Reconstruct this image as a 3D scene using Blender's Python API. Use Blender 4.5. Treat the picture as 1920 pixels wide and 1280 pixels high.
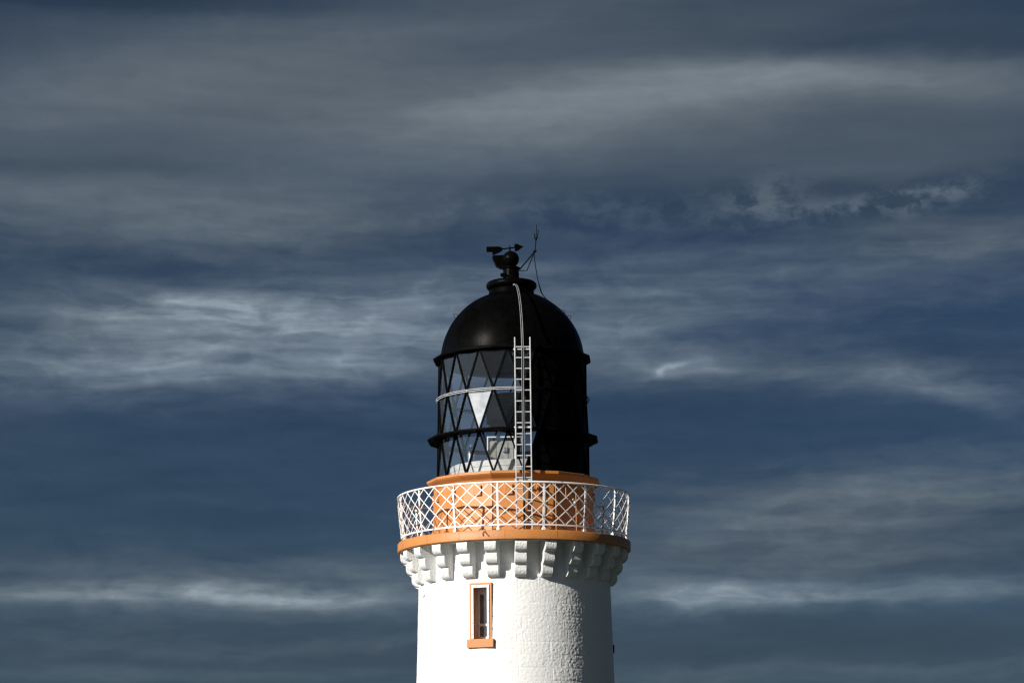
import bpy, bmesh, math, random
from mathutils import Vector, Matrix
R = math.radians
random.seed(7)
S = bpy.context.scene
for o in list(bpy.data.objects):
    bpy.data.objects.remove(o, do_unlink=True)

# ------------------------------------------------------------------ camera
F_PX, PITCH, ROLL, DIST, CAM_Z = 4800.0, R(11.3), R(0.6), 58.0, 7.293
CAM = Vector((0.0, -DIST, CAM_Z))
CAM_ROT = Matrix.Rotation(R(90) + PITCH, 3, 'X') @ Matrix.Rotation(-ROLL, 3, 'Z')
cam_data = bpy.data.cameras.new('camera')
cam_data.sensor_width = 36.0
cam_data.lens = F_PX / 1920 * 36
cam_data.clip_start = 0.5
cam_data.clip_end = 20000
cam = bpy.data.objects.new('camera', cam_data)
S.collection.objects.link(cam)
cam.matrix_world = Matrix.Translation(CAM) @ CAM_ROT.to_4x4()
S.camera = cam

# ------------------------------------------------------------------ exposure
S.view_settings.view_transform = 'Standard'
S.view_settings.look = 'None'
EXPOSURE = 0.4
S.view_settings.exposure = EXPOSURE
S.view_settings.gamma = 1.0
S.view_settings.use_curve_mapping = False
S.render.engine = 'CYCLES'
S.cycles.filter_width = 1.4
S.cycles.max_bounces = 10
S.cycles.transparent_max_bounces = 24
S.cycles.sample_clamp_indirect = 4.0

# ------------------------------------------------------------------ sun
SUN_AZ, SUN_EL = R(-49), R(26)          # azimuth measured from the direction of the camera, minus = left
sun_dir = Vector((math.sin(SUN_AZ) * math.cos(SUN_EL), -math.cos(SUN_AZ) * math.cos(SUN_EL), math.sin(SUN_EL)))
sl = bpy.data.lights.new('sun', 'SUN')
sl.energy = 5.0
sl.angle = R(0.5)
sl.color = (1.0, 0.955, 0.88)
sun = bpy.data.objects.new('sun', sl)
S.collection.objects.link(sun)
sun.rotation_euler = sun_dir.to_track_quat('Z', 'Y').to_euler()
sun.location = (-30, -30, 40)

# ------------------------------------------------------------------ node helper
class NT:
    def __init__(self, tree):
        self.t = tree
        tree.nodes.clear()
    def n(self, kind, **kw):
        nd = self.t.nodes.new(kind)
        for k, v in kw.items():
            setattr(nd, k, v)
        return nd
    def link(self, a, b):
        self.t.links.new(a, b)
    def put(self, sock, v):
        if isinstance(v, bpy.types.NodeSocket):
            self.link(v, sock)
        else:
            sock.default_value = v
    def math(self, op, a, b=None, c=None, clamp=False):
        nd = self.n('ShaderNodeMath', operation=op, use_clamp=clamp)
        self.put(nd.inputs[0], a)
        if b is not None: self.put(nd.inputs[1], b)
        if c is not None: self.put(nd.inputs[2], c)
        return nd.outputs[0]
    def vmath(self, op, a, b=None, scale=None):
        nd = self.n('ShaderNodeVectorMath', operation=op)
        self.put(nd.inputs[0], a)
        if b is not None: self.put(nd.inputs[1], b)
        if scale is not None: self.put(nd.inputs['Scale'], scale)
        return nd.outputs['Value'] if op in ('DOT_PRODUCT', 'LENGTH') else nd.outputs['Vector']
    def noise(self, vec, scale, detail=4, rough=0.5, dist=0.0, color=False):
        nd = self.n('ShaderNodeTexNoise')
        self.put(nd.inputs['Vector'], vec)
        nd.inputs['Scale'].default_value = scale
        nd.inputs['Detail'].default_value = detail
        nd.inputs['Roughness'].default_value = rough
        nd.inputs['Distortion'].default_value = dist
        return nd.outputs['Color'] if color else nd.outputs['Fac']
    def ramp(self, fac, stops, interp='LINEAR'):
        nd = self.n('ShaderNodeValToRGB')
        cr = nd.color_ramp
        cr.interpolation = interp
        while len(cr.elements) < len(stops):
            cr.elements.new(0.5)
        for e, (p, c) in zip(cr.elements, stops):
            e.position = p
            e.color = (*c, 1) if len(c) == 3 else c
        self.put(nd.inputs['Fac'], fac)
        return nd.outputs['Color']
    def mix(self, fac, a, b, blend='MIX'):
        nd = self.n('ShaderNodeMix', data_type='RGBA', blend_type=blend)
        self.put(nd.inputs['Factor'], fac)
        for s, v in ((nd.inputs[6], a), (nd.inputs[7], b)):
            self.put(s, v if isinstance(v, bpy.types.NodeSocket) else (*v, 1))
        return nd.outputs[2]
    def maprange(self, v, a, b, c, d, smooth=True):
        nd = self.n('ShaderNodeMapRange', interpolation_type='SMOOTHSTEP' if smooth else 'LINEAR')
        self.put(nd.inputs[0], v)
        for i, x in enumerate((a, b, c, d)):
            nd.inputs[i + 1].default_value = x
        return nd.outputs[0]

def srgb(*c):
    return tuple((v / 255 / 12.92) if v <= 10.31 else ((v / 255 + 0.055) / 1.055) ** 2.4 for v in c)

# ------------------------------------------------------------------ sky (world): clear sky plus streaky clouds laid out by compass bearing and height
# each row: bearing, elevation, half width, half height (degrees), tilt, density
CLOUD_BANKS = [
    (-6.87, 17.43, 8.36, 1.074, 7.4, 0.3), (-0.69, 16.31, 5.97, 1.074, 11.4, 0.32), (-9.29, 16.43, 5.97, 0.716, 4.4, 0.1),
    (4.28, 16.86, 5.01, 0.501, 3.4, 0.25), (9.78, 16.8, 4.18, 0.477, -2.6, 0.3), (1.78, 15.92, 5.97, 0.836, 7.4, 0.16),
    (6.7, 15.77, 5.97, 0.716, 3.4, 0.1), (5.53, 17.68, 4.77, 0.298, -0.6, -0.1), (9.81, 17.52, 3.58, 0.263, -4.6, -0.1),
    (-8.73, 18.84, 4.77, 0.215, -0.6, -0.16), (-10.46, 15.07, 3.58, 0.167, -0.6, -0.1), (-8.64, 14.1, 3.82, 0.716, -0.6, 0.26),
    (-6.21, 13.91, 1.79, 0.477, -5.6, 0.08), (-10.92, 14.61, 1.19, 0.358, -0.6, 0.12), (9.72, 15.51, 3.58, 0.597, -0.6, 0.1),
    (-0.7, 14.82, 4.18, 0.286, 4.4, -0.06), (-3.16, 13.94, 2.98, 0.477, 2.4, 0.08), (10.69, 13.29, 2.15, 0.454, -0.6, 0.2),
    (6.67, 14.95, 4.77, 0.298, -0.6, 0.1), (2.94, 12.21, 5.97, 0.955, 2.4, 0.16), (8.39, 12.51, 4.18, 0.716, -0.6, 0.1),
    (-7.64, 12.01, 2.03, 0.454, 4.4, 0.5), (-3.89, 12.56, 4.77, 0.263, 2.4, 0.12), (-7.98, 11.28, 5.37, 0.776, -0.6, 0.28),
    (-3.77, 11.79, 2.98, 0.657, 4.4, 0.33), (-2.68, 10.84, 1.79, 0.382, 4.4, 0.14), (-9.74, 10.24, 3.58, 0.215, -0.6, 0.1),
    (-9.75, 10.53, 3.58, 0.477, -0.6, 0.22), (-4.97, 10.66, 3.58, 0.382, -0.6, 0.2), (-1.94, 12.27, 1.43, 0.716, 9.4, 0.18),
    (2.45, 12.22, 1.79, 0.836, -0.6, 0.2), (2.92, 11.14, 2.39, 0.597, 4.4, 0.18), (5.92, 10.47, 5.01, 0.31, -3.6, 0.28),
    (9.49, 10.2, 1.55, 0.334, -15.6, 0.28), (2.41, 10.34, 1.43, 0.155, 4.4, 0.14), (10.4, 9.6, 0.72, 0.191, -25.6, 0.12),
    (-7.93, 7.85, 5.97, 0.716, -0.6, -0.05), (5.28, 9.3, 4.77, 0.716, -0.6, -0.03), (-4.83, 7.57, 2.63, 0.119, -8.6, 0.06),
    (7.61, 7.58, 4.18, 0.657, 2.4, 0.28), (9.98, 7.97, 2.39, 0.418, -0.6, 0.12), (6.39, 6.43, 4.18, 0.454, 2.4, 0.2),
    (4.62, 7.06, 2.39, 0.263, 4.4, 0.1), (4.94, 5.6, 2.51, 0.286, 1.4, 0.46), (9.29, 5.58, 3.1, 0.239, -0.6, 0.34),
    (3.51, 5.45, 1.07, 0.167, -0.6, 0.15), (-5.54, 6.12, 5.37, 0.382, 1.4, 0.22), (-7.89, 5.64, 4.06, 0.263, 1.4, 0.32),
    (-7.42, 5.7, 2.03, 0.179, -0.6, 0.2), (-3.75, 5.59, 2.15, 0.263, -0.6, 0.3), (-10.68, 5.6, 1.79, 0.167, -0.6, 0.15),
    (-7.88, 4.92, 5.97, 0.537, -0.6, 0.05), (-4.34, 4.54, 3.58, 0.143, 2.4, 0.08), (-7.86, 3.93, 5.97, 0.167, -0.6, 0.1),
    (6.3, 3.83, 5.97, 0.263, 1.4, 0.14), (9.25, 4.61, 2.98, 0.358, -0.6, -0.06),
]
HEAPS = [(5.8, 14.37, 0.84, 0.358, 7.4, 0.3), (7.85, 14.1, 1.79, 0.215, 3.4, 0.32), (9.55, 14.25, 1.19, 0.263, 11.4, 0.3), (2.98, 14.11, 1.91, 0.358, -0.6, 0.12), (-0.71, 14.29, 2.39, 0.358, -0.6, 0.1)]
WISPS = [(3.35, 10.56, 0.1, 0.095, 49.4, 0.26), (3.73, 10.71, 0.29, 0.054, 11.4, 0.34), (3.08, 10.37, 0.48, 0.072, 11.4, 0.1)]
GREY_VEILS = [
    (-4.41, 18.18, 13.13, 0.895, 3.4, 0.75), (-5.63, 16.64, 10.74, 0.955, 7.4, 0.75), (6.72, 16.36, 9.55, 1.313, 2.4, 0.8),
    (-8.64, 14.21, 4.54, 0.895, -0.6, 0.75), (9.71, 15.16, 4.18, 0.716, -0.6, 0.4), (10.46, 13.3, 2.75, 0.537, -0.6, 0.6),
    (-4.14, 13.93, 2.39, 0.477, -0.6, 0.3), (8.2, 7.5, 5.01, 0.716, 1.4, 0.75), (6.39, 6.37, 5.01, 0.537, 1.4, 0.7),
    (-7.89, 5.97, 7.16, 0.477, -0.6, 0.6), (-6.7, 4.51, 9.55, 0.716, -0.6, 0.62), (6.31, 4.14, 8.36, 0.597, -0.6, 0.45),
    (-9.18, 11.61, 3.58, 0.716, -0.6, 0.3), (6.52, 10.45, 4.77, 0.477, -0.6, 0.3), (7.25, 14.22, 2.98, 0.477, -0.6, 0.3),
]
world = bpy.data.worlds.new('World')
S.world = world
world.use_nodes = True
w = NT(world.node_tree)
gen = w.n('ShaderNodeTexCoord').outputs['Generated']
sep = w.n('ShaderNodeSeparateXYZ'); w.link(gen, sep.inputs[0])
az = w.math('MULTIPLY', w.math('ARCTAN2', sep.outputs[0], sep.outputs[1]), 180 / math.pi)
el = w.math('MULTIPLY', w.math('ARCSINE', sep.outputs[2]), 180 / math.pi)
cmb = w.n('ShaderNodeCombineXYZ'); w.link(az, cmb.inputs[0]); w.link(el, cmb.inputs[1])
P = cmb.outputs[0]
def stretch(v, sx, sy, off=(0, 0, 0), rot=0.0):
    m = w.n('ShaderNodeMapping', vector_type='POINT')
    m.inputs['Scale'].default_value = (sx, sy, 1)
    m.inputs['Location'].default_value = off
    m.inputs['Rotation'].default_value = (0, 0, rot)
    w.put(m.inputs['Vector'], v)
    return m.outputs[0]
def warp(v, tex, amp):
    d = w.vmath('SUBTRACT', tex, (0.5, 0.5, 0.5))
    return w.vmath('ADD', v, w.vmath('MULTIPLY', d, amp))
W1 = warp(P, w.noise(stretch(P, .30, .9), 1.0, 3, .55, color=True), (2.2, .55, 0))
W2 = warp(W1, w.noise(stretch(P, 1.1, 2.6, (5, 3, 0)), 1.0, 4, .6, color=True), (.7, .16, 0))
turned = {}
def banks(rows, start, vec):
    acc = start
    for (a0, e0, sx, sy, t, amp) in rows:
        t = min((-16, -5, 0, 4, 10, 48), key=lambda q: abs(q - t))
        key = (vec.node.name, t)
        if key not in turned:
            turned[key] = vec if t == 0 else stretch(vec, 1, 1, (0, 0, 0), R(-t))
        c, s_ = math.cos(R(-t)), math.sin(R(-t))
        lx, ly = a0 * c - e0 * s_, a0 * s_ + e0 * c
        m = w.n('ShaderNodeVectorMath', operation='MULTIPLY_ADD')
        w.link(turned[key], m.inputs[0])
        m.inputs[1].default_value = (1 / sx, 1 / sy, 0)
        m.inputs[2].default_value = (-lx / sx, -ly / sy, 0)
        d2 = w.vmath('DOT_PRODUCT', m.outputs[0], m.outputs[0])
        acc = w.math('MULTIPLY_ADD', w.math('POWER', 0.5, d2), amp, acc)
    return acc
dens = banks(CLOUD_BANKS, 0.07, W2)
veil = banks(GREY_VEILS, 0.06, W2)
# the rest of the sky, all round
rest = w.maprange(w.noise(stretch(W1, .07, .22, (3, 1, 0)), 1.0, 5, .55), .45, .75, 0, .03)
inside = w.math('MULTIPLY', w.maprange(w.math('ABSOLUTE', az), 12, 20, 1, 0), w.maprange(el, 19, 28, 1, 0))
dens = w.math('ADD', dens, w.math('MULTIPLY', rest, w.math('SUBTRACT', 1.0, inside)))
streak = w.noise(stretch(W1, .30, 2.1, (1.7, 4.1, 0), R(2)), 1.0, 5, .52)
wisp = w.noise(stretch(W2, .9, 4.2, (9, 2, 0), R(4)), 1.0, 5, .52)
puff = w.noise(stretch(W2, 1.5, 2.4, (2, 7, 0)), 1.0, 5, .55)
tex = w.math('ADD', w.math('MULTIPLY', w.math('SUBTRACT', streak, .5), 1.45),
             w.math('ADD', w.math('MULTIPLY', w.math('SUBTRACT', wisp, .5), .58),
                    w.math('MULTIPLY', w.math('SUBTRACT', puff, .5), .55)))
# upper veil is smoother than the lower streaks
calm = w.maprange(el, 13.0, 15.0, 1.0, .30)
tex = w.math('MULTIPLY', tex, calm)
L = w.math('MULTIPLY', dens, w.math('ADD', 1.0, tex))
L = w.math('ADD', L, w.math('MULTIPLY', tex, .10))
# a row of small heaped clouds
heap = w.noise(stretch(warp(P, w.noise(stretch(P, 2.4, 2.8), 1.0, 3, .6, color=True), (.35, .25, 0)), 1.25, 2.0, (4, 8, 0)), 1.0, 5, .6)
heap = w.math('MULTIPLY', w.maprange(heap, .40, .64, 0, 1), banks(HEAPS, 0.0, P))
L = w.math('ADD', L, heap)
# one bright hooked wisp
fine_warp = warp(P, w.noise(stretch(P, 3.5, 5.0, (1, 6, 0)), 1.0, 3, .5, color=True), (.22, .12, 0))
L = w.math('ADD', L, w.math('MULTIPLY', banks(WISPS, 0.0, fine_warp), w.maprange(wisp, .3, .65, .55, 1.25, False)))
BG = 0.05
def up(c, k=1.0):
    return tuple(v / BG * k for v in srgb(*c))
NAVY = srgb(46, 67, 91)
def over(c):                                     # cloud light on top of the clear sky
    return tuple(max(a - b, 0) for a, b in zip(srgb(*c), NAVY))
cloud = w.ramp(L, [(0, (0, 0, 0)), (.10, over((52, 73, 97))), (.28, over((71, 89, 110))), (.48, over((91, 107, 124))),
                   (.70, over((116, 131, 146))), (1.0, over((154, 169, 182)))], 'LINEAR')
greyer = w.maprange(el, 13.0, 16.5, 0, 1)
cloud = w.mix(1.0, cloud, w.mix(greyer, (1, 1, 1), (1.02, .985, .95)), 'MULTIPLY')
cloud = w.vmath('SCALE', cloud, scale=1 / BG / 2 ** EXPOSURE)
sky = w.n('ShaderNodeTexSky', sky_type='NISHITA')
sky.sun_disc = False
sky.sun_elevation = SUN_EL
sky.sun_rotation = math.atan2(sun_dir.x, sun_dir.y)
sky.air_density = 1.0
sky.dust_density = 0.3
sky.ozone_density = 3.0
clear = w.vmath('MULTIPLY', sky.outputs['Color'], (0.175 / 2 ** EXPOSURE, 0.240 / 2 ** EXPOSURE, 0.325 / 2 ** EXPOSURE))
veil = w.math('MULTIPLY', veil, w.math('MULTIPLY_ADD', tex, .35, 1.0), clamp=True)
veil = w.math('MINIMUM', veil, .85)
clear = w.mix(veil, clear, up((56, 68, 81), 1 / 2 ** EXPOSURE))
# unseen glow added round the sun and sunward horizon for pane reflections and fill, behind the camera's left shoulder
def glow(bearing, elev, wa, we, col):
    da = w.math('DIVIDE', w.math('WRAP', w.math('SUBTRACT', az, bearing), 180.0, -180.0), wa)
    de = w.math('DIVIDE', w.math('SUBTRACT', el, elev), we)
    q = w.math('POWER', 0.5, w.math('ADD', w.math('MULTIPLY', da, da), w.math('MULTIPLY', de, de)))
    return w.vmath('SCALE', col, scale=w.math('MULTIPLY', q, w.math('MULTIPLY_ADD', tex, .5, 1.0)))
clear = w.vmath('ADD', clear, glow(math.degrees(math.atan2(sun_dir.x, sun_dir.y)), 26, 20, 9, tuple(v / BG for v in (.40, .37, .32))))
clear = w.vmath('ADD', clear, glow(-88, 8, 30, 13, tuple(v / BG for v in (.55, .72, .90))))
clear = w.vmath('ADD', clear, glow(-136, 2, 26, 5, tuple(v / BG for v in (.50, .54, .58))))
total = w.vmath('ADD', clear, cloud)
bg = w.n('ShaderNodeBackground')
w.link(total, bg.inputs['Color'])
bg.inputs['Strength'].default_value = BG
out = w.n('ShaderNodeOutputWorld')
w.link(bg.outputs[0], out.inputs['Surface'])
world.cycles.sampling_method = 'MANUAL'
world.cycles.sample_map_resolution = 512

# ------------------------------------------------------------------ measuring helpers (metres)
def height_at(y):
    """height of a point on the tower's axis seen y photo-rows down"""
    return CAM_Z + DIST * math.tan(PITCH + math.atan((640 - y) / F_PX))
def depth_at(y):
    return DIST * math.cos(PITCH) + (height_at(y) - CAM_Z) * math.sin(PITCH)
def radius_of(half, y):
    """radius of a round thing whose silhouette is half photo-columns wide at row y"""
    return half * depth_at(y) / F_PX
def ray(x, y):
    return (CAM_ROT @ Vector(((x - 960) / F_PX, (640 - y) / F_PX, -1))).normalized()
def on_plane(x, y, Y):
    d = ray(x, y)
    return CAM + d * ((Y - CAM.y) / d.y)
def on_cylinder(x, y, r):
    d = ray(x, y)
    a = d.x ** 2 + d.y ** 2; b = 2 * (CAM.x * d.x + CAM.y * d.y); c = CAM.x ** 2 + CAM.y ** 2 - r * r
    return CAM + d * ((-b - math.sqrt(max(b * b - 4 * a * c, 0))) / (2 * a))
def polar(r, deg, z):
    """deg from the side facing the camera, plus = to the right"""
    a = R(deg)
    return Vector((r * math.sin(a), -r * math.cos(a), z))
H, RAD = height_at, radius_of

# ------------------------------------------------------------------ materials
def material(name):
    m = bpy.data.materials.new(name)
    m.use_nodes = True
    t = NT(m.node_tree)
    o = t.n('ShaderNodeOutputMaterial')
    b = t.n('ShaderNodeBsdfPrincipled')
    t.link(b.outputs[0], o.inputs['Surface'])
    return m, t, b, o
def bump(t, b, h, strength, dist):
    n = t.n('ShaderNodeBump')
    n.inputs['Strength'].default_value = strength
    n.inputs['Distance'].default_value = dist
    t.put(n.inputs['Height'], h)
    t.link(n.outputs[0], b.inputs['Normal'])
    return n
def obj_coord(t):
    return t.n('ShaderNodeTexCoord').outputs['Object']
def stretch_in(t, v, sx, sy, sz):
    m = t.n('ShaderNodeMapping')
    m.inputs['Scale'].default_value = (sx, sy, sz)
    t.link(v, m.inputs['Vector'])
    return m.outputs[0]

def mat_harling():
    m, t, b, o = material('white_masonry_paint')
    oc = obj_coord(t)
    h = t.math('MULTIPLY_ADD', t.noise(oc, 70, 3, .6), .5, t.noise(oc, 34, 4, .6))
    bump(t, b, h, .8, .005)
    col = t.mix(t.maprange(t.noise(oc, 6, 5, .6), .6, .85, 0, .25), (.77, .77, .76), (.70, .70, .68))
    t.link(col, b.inputs['Base Color'])
    b.inputs['Roughness'].default_value = .75
    return m
def mat_white_stone():
    m, t, b, o = material('white_corbel_paint')
    oc = obj_coord(t)
    h = t.math('ADD', t.maprange(t.noise(oc, 22, 6, .65), .3, .7, 0, 1), t.math('MULTIPLY', t.noise(oc, 60, 3, .6), .4))
    bump(t, b, h, .8, .010)
    col = t.mix(t.maprange(t.noise(oc, 30, 4, .7), .60, .74, 0, .55), (.70, .70, .69), (.46, .45, .43))
    t.link(col, b.inputs['Base Color'])
    b.inputs['Roughness'].default_value = .75
    return m
def mat_orange(name, rough_bump, col=(.49, .195, .050)):
    m, t, b, o = material(name)
    oc = obj_coord(t)
    big = t.noise(oc, 1.6, 4, .6)
    spot = t.noise(stretch_in(t, oc, 9, 9, 2.4), 1.0, 5, .65)
    c = t.mix(t.maprange(big, .35, .7, 0, .45), col, (col[0] * .84, col[1] * .80, col[2] * .74))
    c = t.mix(t.maprange(spot, .66, .82, 0, .35), c, (.30, .12, .04))
    t.link(c, b.inputs['Base Color'])
    b.inputs['Roughness'].default_value = .5
    h = t.math('ADD', t.noise(oc, 26, 5, .6), t.math('MULTIPLY', t.noise(oc, 5, 3, .5), .8))
    bump(t, b, h, .7, rough_bump)
    return m
def mat_black():
    m, t, b, o = material('black_gloss_paint')
    oc = obj_coord(t)
    t.link(t.mix(t.maprange(t.noise(oc, 3, 5, .65), .4, .7, 0, 1), (.0012, .0012, .0011), (.0022, .0022, .0023)), b.inputs['Base Color'])
    t.link(t.maprange(t.noise(oc, 5, 5, .65), .3, .7, .30, .37), b.inputs['Roughness'])
    b.inputs['Specular IOR Level'].default_value = .022
    bump(t, b, t.noise(oc, 3.5, 2, .5), .4, .003)
    return m
def mat_simple(name, col, rough=.5, metal=0.0, vary=.15, scale=8.0):
    m, t, b, o = material(name)
    oc = obj_coord(t)
    t.link(t.mix(t.maprange(t.noise(oc, scale, 5, .6), .35, .7, 0, 1), col, tuple(c * (1 - vary) for c in col)), b.inputs['Base Color'])
    b.inputs['Roughness'].default_value = rough
    b.inputs['Metallic'].default_value = metal
    if col[0] < .01: b.inputs['Specular IOR Level'].default_value = .03
    return m
def mat_rusty_white(name, lo, hi):
    m, t, b, o = material(name)
    g = t.n('ShaderNodeNewGeometry').outputs['Position']
    rust = t.maprange(t.noise(g, 7, 6, .72), lo, hi, 0, 1)
    rc = t.mix(t.noise(g, 30, 3, .6), (.30, .10, .035), (.14, .05, .02))
    t.link(t.mix(rust, (.80, .80, .79), rc), b.inputs['Base Color'])
    t.link(t.math('MULTIPLY_ADD', rust, .35, .45), b.inputs['Roughness'])
    return m
def mat_glass(name, dust_glare=0.0, tint=(.86, .90, .92), gloss=1.6):
    m, t, b, o = material(name)
    t.t.nodes.remove(b)
    tr = t.n('ShaderNodeBsdfTransparent'); tr.inputs[0].default_value = (*tint, 1)
    gl = t.n('ShaderNodeBsdfGlossy'); gl.inputs['Roughness'].default_value = .01
    fr = t.n('ShaderNodeFresnel'); fr.inputs['IOR'].default_value = 1.52
    mx = t.n('ShaderNodeMixShader')
    geo = t.n('ShaderNodeNewGeometry')
    # both faces of a thin sheet reflect; keep the back face from going totally reflecting
    t.link(t.math('MULTIPLY', t.math('MULTIPLY', fr.outputs[0], gloss), t.math('SUBTRACT', 1.0, geo.outputs['Backfacing'])), mx.inputs[0])
    t.link(tr.outputs[0], mx.inputs[1]); t.link(gl.outputs[0], mx.inputs[2])
    df = t.n('ShaderNodeBsdfDiffuse'); df.inputs[0].default_value = (.80, .83, .86, 1)
    m2 = t.n('ShaderNodeMixShader')
    g = geo.outputs['Position']
    dust_glare_mix = t.math('MULTIPLY', t.maprange(t.noise(g, 4, 5, .65), .3, .75, .62, 1.25, False), dust_glare)  # thin dust, plus reflected sky painted in as pale diffuse
    t.link(dust_glare_mix, m2.inputs[0]); t.link(mx.outputs[0], m2.inputs[1]); t.link(df.outputs[0], m2.inputs[2])
    t.link(m2.outputs[0], o.inputs['Surface'])
    return m

M = dict(
    harling=mat_harling(), stone=mat_white_stone(),
    band=mat_orange('orange_masonry_paint', .010), orange=mat_orange('orange_metal_paint', .004),
    black=mat_black(), matt_black=mat_simple('matt_black_paint', (.0016, .0016, .0016), .6, 0, .3, 6),
    rail=mat_rusty_white('white_rail_paint', .575, .66), post=mat_rusty_white('white_post_paint', .53, .61),
    galv=mat_simple('galvanised_steel', (.58, .59, .60), .45, .0, .25, 14),
    dull_galv=mat_simple('dull_galvanised_steel', (.25, .26, .27), .5, 0, .3, 14),
    plinth=mat_simple('off_white_boarding', (.50, .50, .48), .5, 0, .2, 7),
    white_metal=mat_simple('white_metal_paint', (.78, .78, .77), .4, 0, .1, 12),
    lining=mat_simple('grey_lining_paint', (.15, .155, .16), .7, 0, .12, 4),
    cabinet=mat_simple('grey_cabinet_paint', (.33, .33, .31), .45, 0, .25, 9),
    switch=mat_simple('slate_plastic', (.10, .12, .14), .4, 0, .2, 9),
    dark=mat_simple('dark_lens_cloth', (.004, .004, .0045), .75, 0, .4, 9),
    floor=mat_simple('grey_floor_paint', (.22, .22, .21), .6, 0, .3, 5),
    steel=mat_simple('bright_steel', (.75, .76, .77), .18, 1.0, .1, 6),
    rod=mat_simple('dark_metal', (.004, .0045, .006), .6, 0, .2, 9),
    glass=mat_glass('lantern_glass', .004, (.97, .975, .98)), glare_glass=mat_glass('painted_glare_glass', .40),  # the second glass has its sky reflection painted in
    window_glass=mat_glass('window_glass', .12, (.45, .48, .50), 4.0),  # pale diffuse paints in part of the reflected sky
    bolt=mat_simple('dark_bolt', (.03, .03, .03), .5, .5, .2, 9),
)

# ------------------------------------------------------------------ mesh helpers
def add_face(bm, vs):
    try:
        return bm.faces.new(vs)
    except ValueError:
        return None
def lathe(bm, profile, seg, start=0.0, closed=False):
    """profile of (radius, height) turned round the tower axis"""
    rings = []
    for r, z in profile:
        if r < 1e-6:
            rings.append([bm.verts.new((0, 0, z))])
        else:
            rings.append([bm.verts.new(polar(r, start + 360 * i / seg, z)) for i in range(seg)])
    pairs = list(zip(rings, rings[1:])) + ([(rings[-1], rings[0])] if closed else [])
    for a, b in pairs:
        for i in range(seg):
            j = (i + 1) % seg
            if len(a) == 1 and len(b) == 1: continue
            if len(a) == 1: add_face(bm, (a[0], b[j], b[i]))
            elif len(b) == 1: add_face(bm, (a[i], a[j], b[0]))
            else: add_face(bm, (a[i], a[j], b[j], b[i]))
def box_frame(bm, o, ex, ey, ez, lo, hi):
    """box between lo and hi in the local frame (o, ex, ey, ez)"""
    vs = [bm.verts.new(o + ex * x + ey * y + ez * z) for z in (lo[2], hi[2]) for y in (lo[1], hi[1]) for x in (lo[0], hi[0])]
    for f in ((0, 2, 3, 1), (4, 5, 7, 6), (0, 1, 5, 4), (2, 6, 7, 3), (0, 4, 6, 2), (1, 3, 7, 5)):
        add_face(bm, [vs[i] for i in f])
def bar(bm, p, q, wid, thick, normal):
    """flat bar from p to q, wid across, thick along normal"""
    d = q - p; L_ = d.length; d.normalize()
    n = (normal - d * normal.dot(d)).normalized(); s = d.cross(n)
    box_frame(bm, p, d, s, n, (0, -wid / 2, -thick / 2), (L_, wid / 2, thick / 2))
def tube(bm, pts, r, seg=8, closed=False, cap=True):
    n = len(pts); rings = []
    up_ = Vector((0, 0, 1)); prev = None
    for i, p in enumerate(pts):
        a = pts[(i - 1) % n] if (closed or i > 0) else p
        b = pts[(i + 1) % n] if (closed or i < n - 1) else p
        d = (b - a).normalized()
        ref = prev if prev is not None else (up_ if abs(d.z) < .9 else Vector((1, 0, 0)))
        u = (ref - d * ref.dot(d))
        if u.length < 1e-4: u = d.orthogonal()
        u.normalize(); prev = u; v = d.cross(u)
        rr = r[i] if isinstance(r, (list, tuple)) else r
        rings.append([bm.verts.new(p + (u * math.cos(2 * math.pi * k / seg) + v * math.sin(2 * math.pi * k / seg)) * rr) for k in range(seg)])
    for i in range(n if closed else n - 1):
        A, Bq = rings[i], rings[(i + 1) % n]
        for k in range(seg):
            add_face(bm, (A[k], A[(k + 1) % seg], Bq[(k + 1) % seg], Bq[k]))
    if cap and not closed:
        add_face(bm, rings[0][::-1]); add_face(bm, rings[-1])
def prism(bm, poly, d):
    """closed polygon of Vectors pushed along d"""
    a = [bm.verts.new(p) for p in poly]; b = [bm.verts.new(p + d) for p in poly]
    add_face(bm, a[::-1]); add_face(bm, b)
    for i in range(len(poly)):
        j = (i + 1) % len(poly)
        add_face(bm, (a[i], a[j], b[j], b[i]))
def obj(name, bm, mat, parent=None, smooth=None, bevel=0.0):
    bmesh.ops.recalc_face_normals(bm, faces=bm.faces[:])
    if bevel:
        es = [e for e in bm.edges if len(e.link_faces) == 2 and e.calc_face_angle(0) > R(35)]
        bmesh.ops.bevel(bm, geom=es, offset=bevel, segments=2, profile=.6, affect='EDGES')
    me = bpy.data.meshes.new(name)
    bm.to_mesh(me); bm.free()
    for p in me.polygons: p.use_smooth = smooth is not None
    if smooth is not None: me.set_sharp_from_angle(angle=R(smooth))
    me.materials.append(mat)
    o = bpy.data.objects.new(name, me)
    S.collection.objects.link(o)
    if parent is not None: o.parent = parent
    return o
def thing(name, label, cat, loc=(0, 0, 0), group=None):
    o = bpy.data.objects.new(name, None)
    o.empty_display_size = .3
    S.collection.objects.link(o)
    o.location = loc
    o['label'] = label; o['category'] = cat
    if group: o['group'] = group
    return o
def dup(o, parent, rz=0.0):
    c = o.copy()
    S.collection.objects.link(c)
    c.parent = parent
    c.rotation_euler = (o.rotation_euler.x, o.rotation_euler.y, o.rotation_euler.z + rz)
    return c
NEW = bmesh.new

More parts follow.
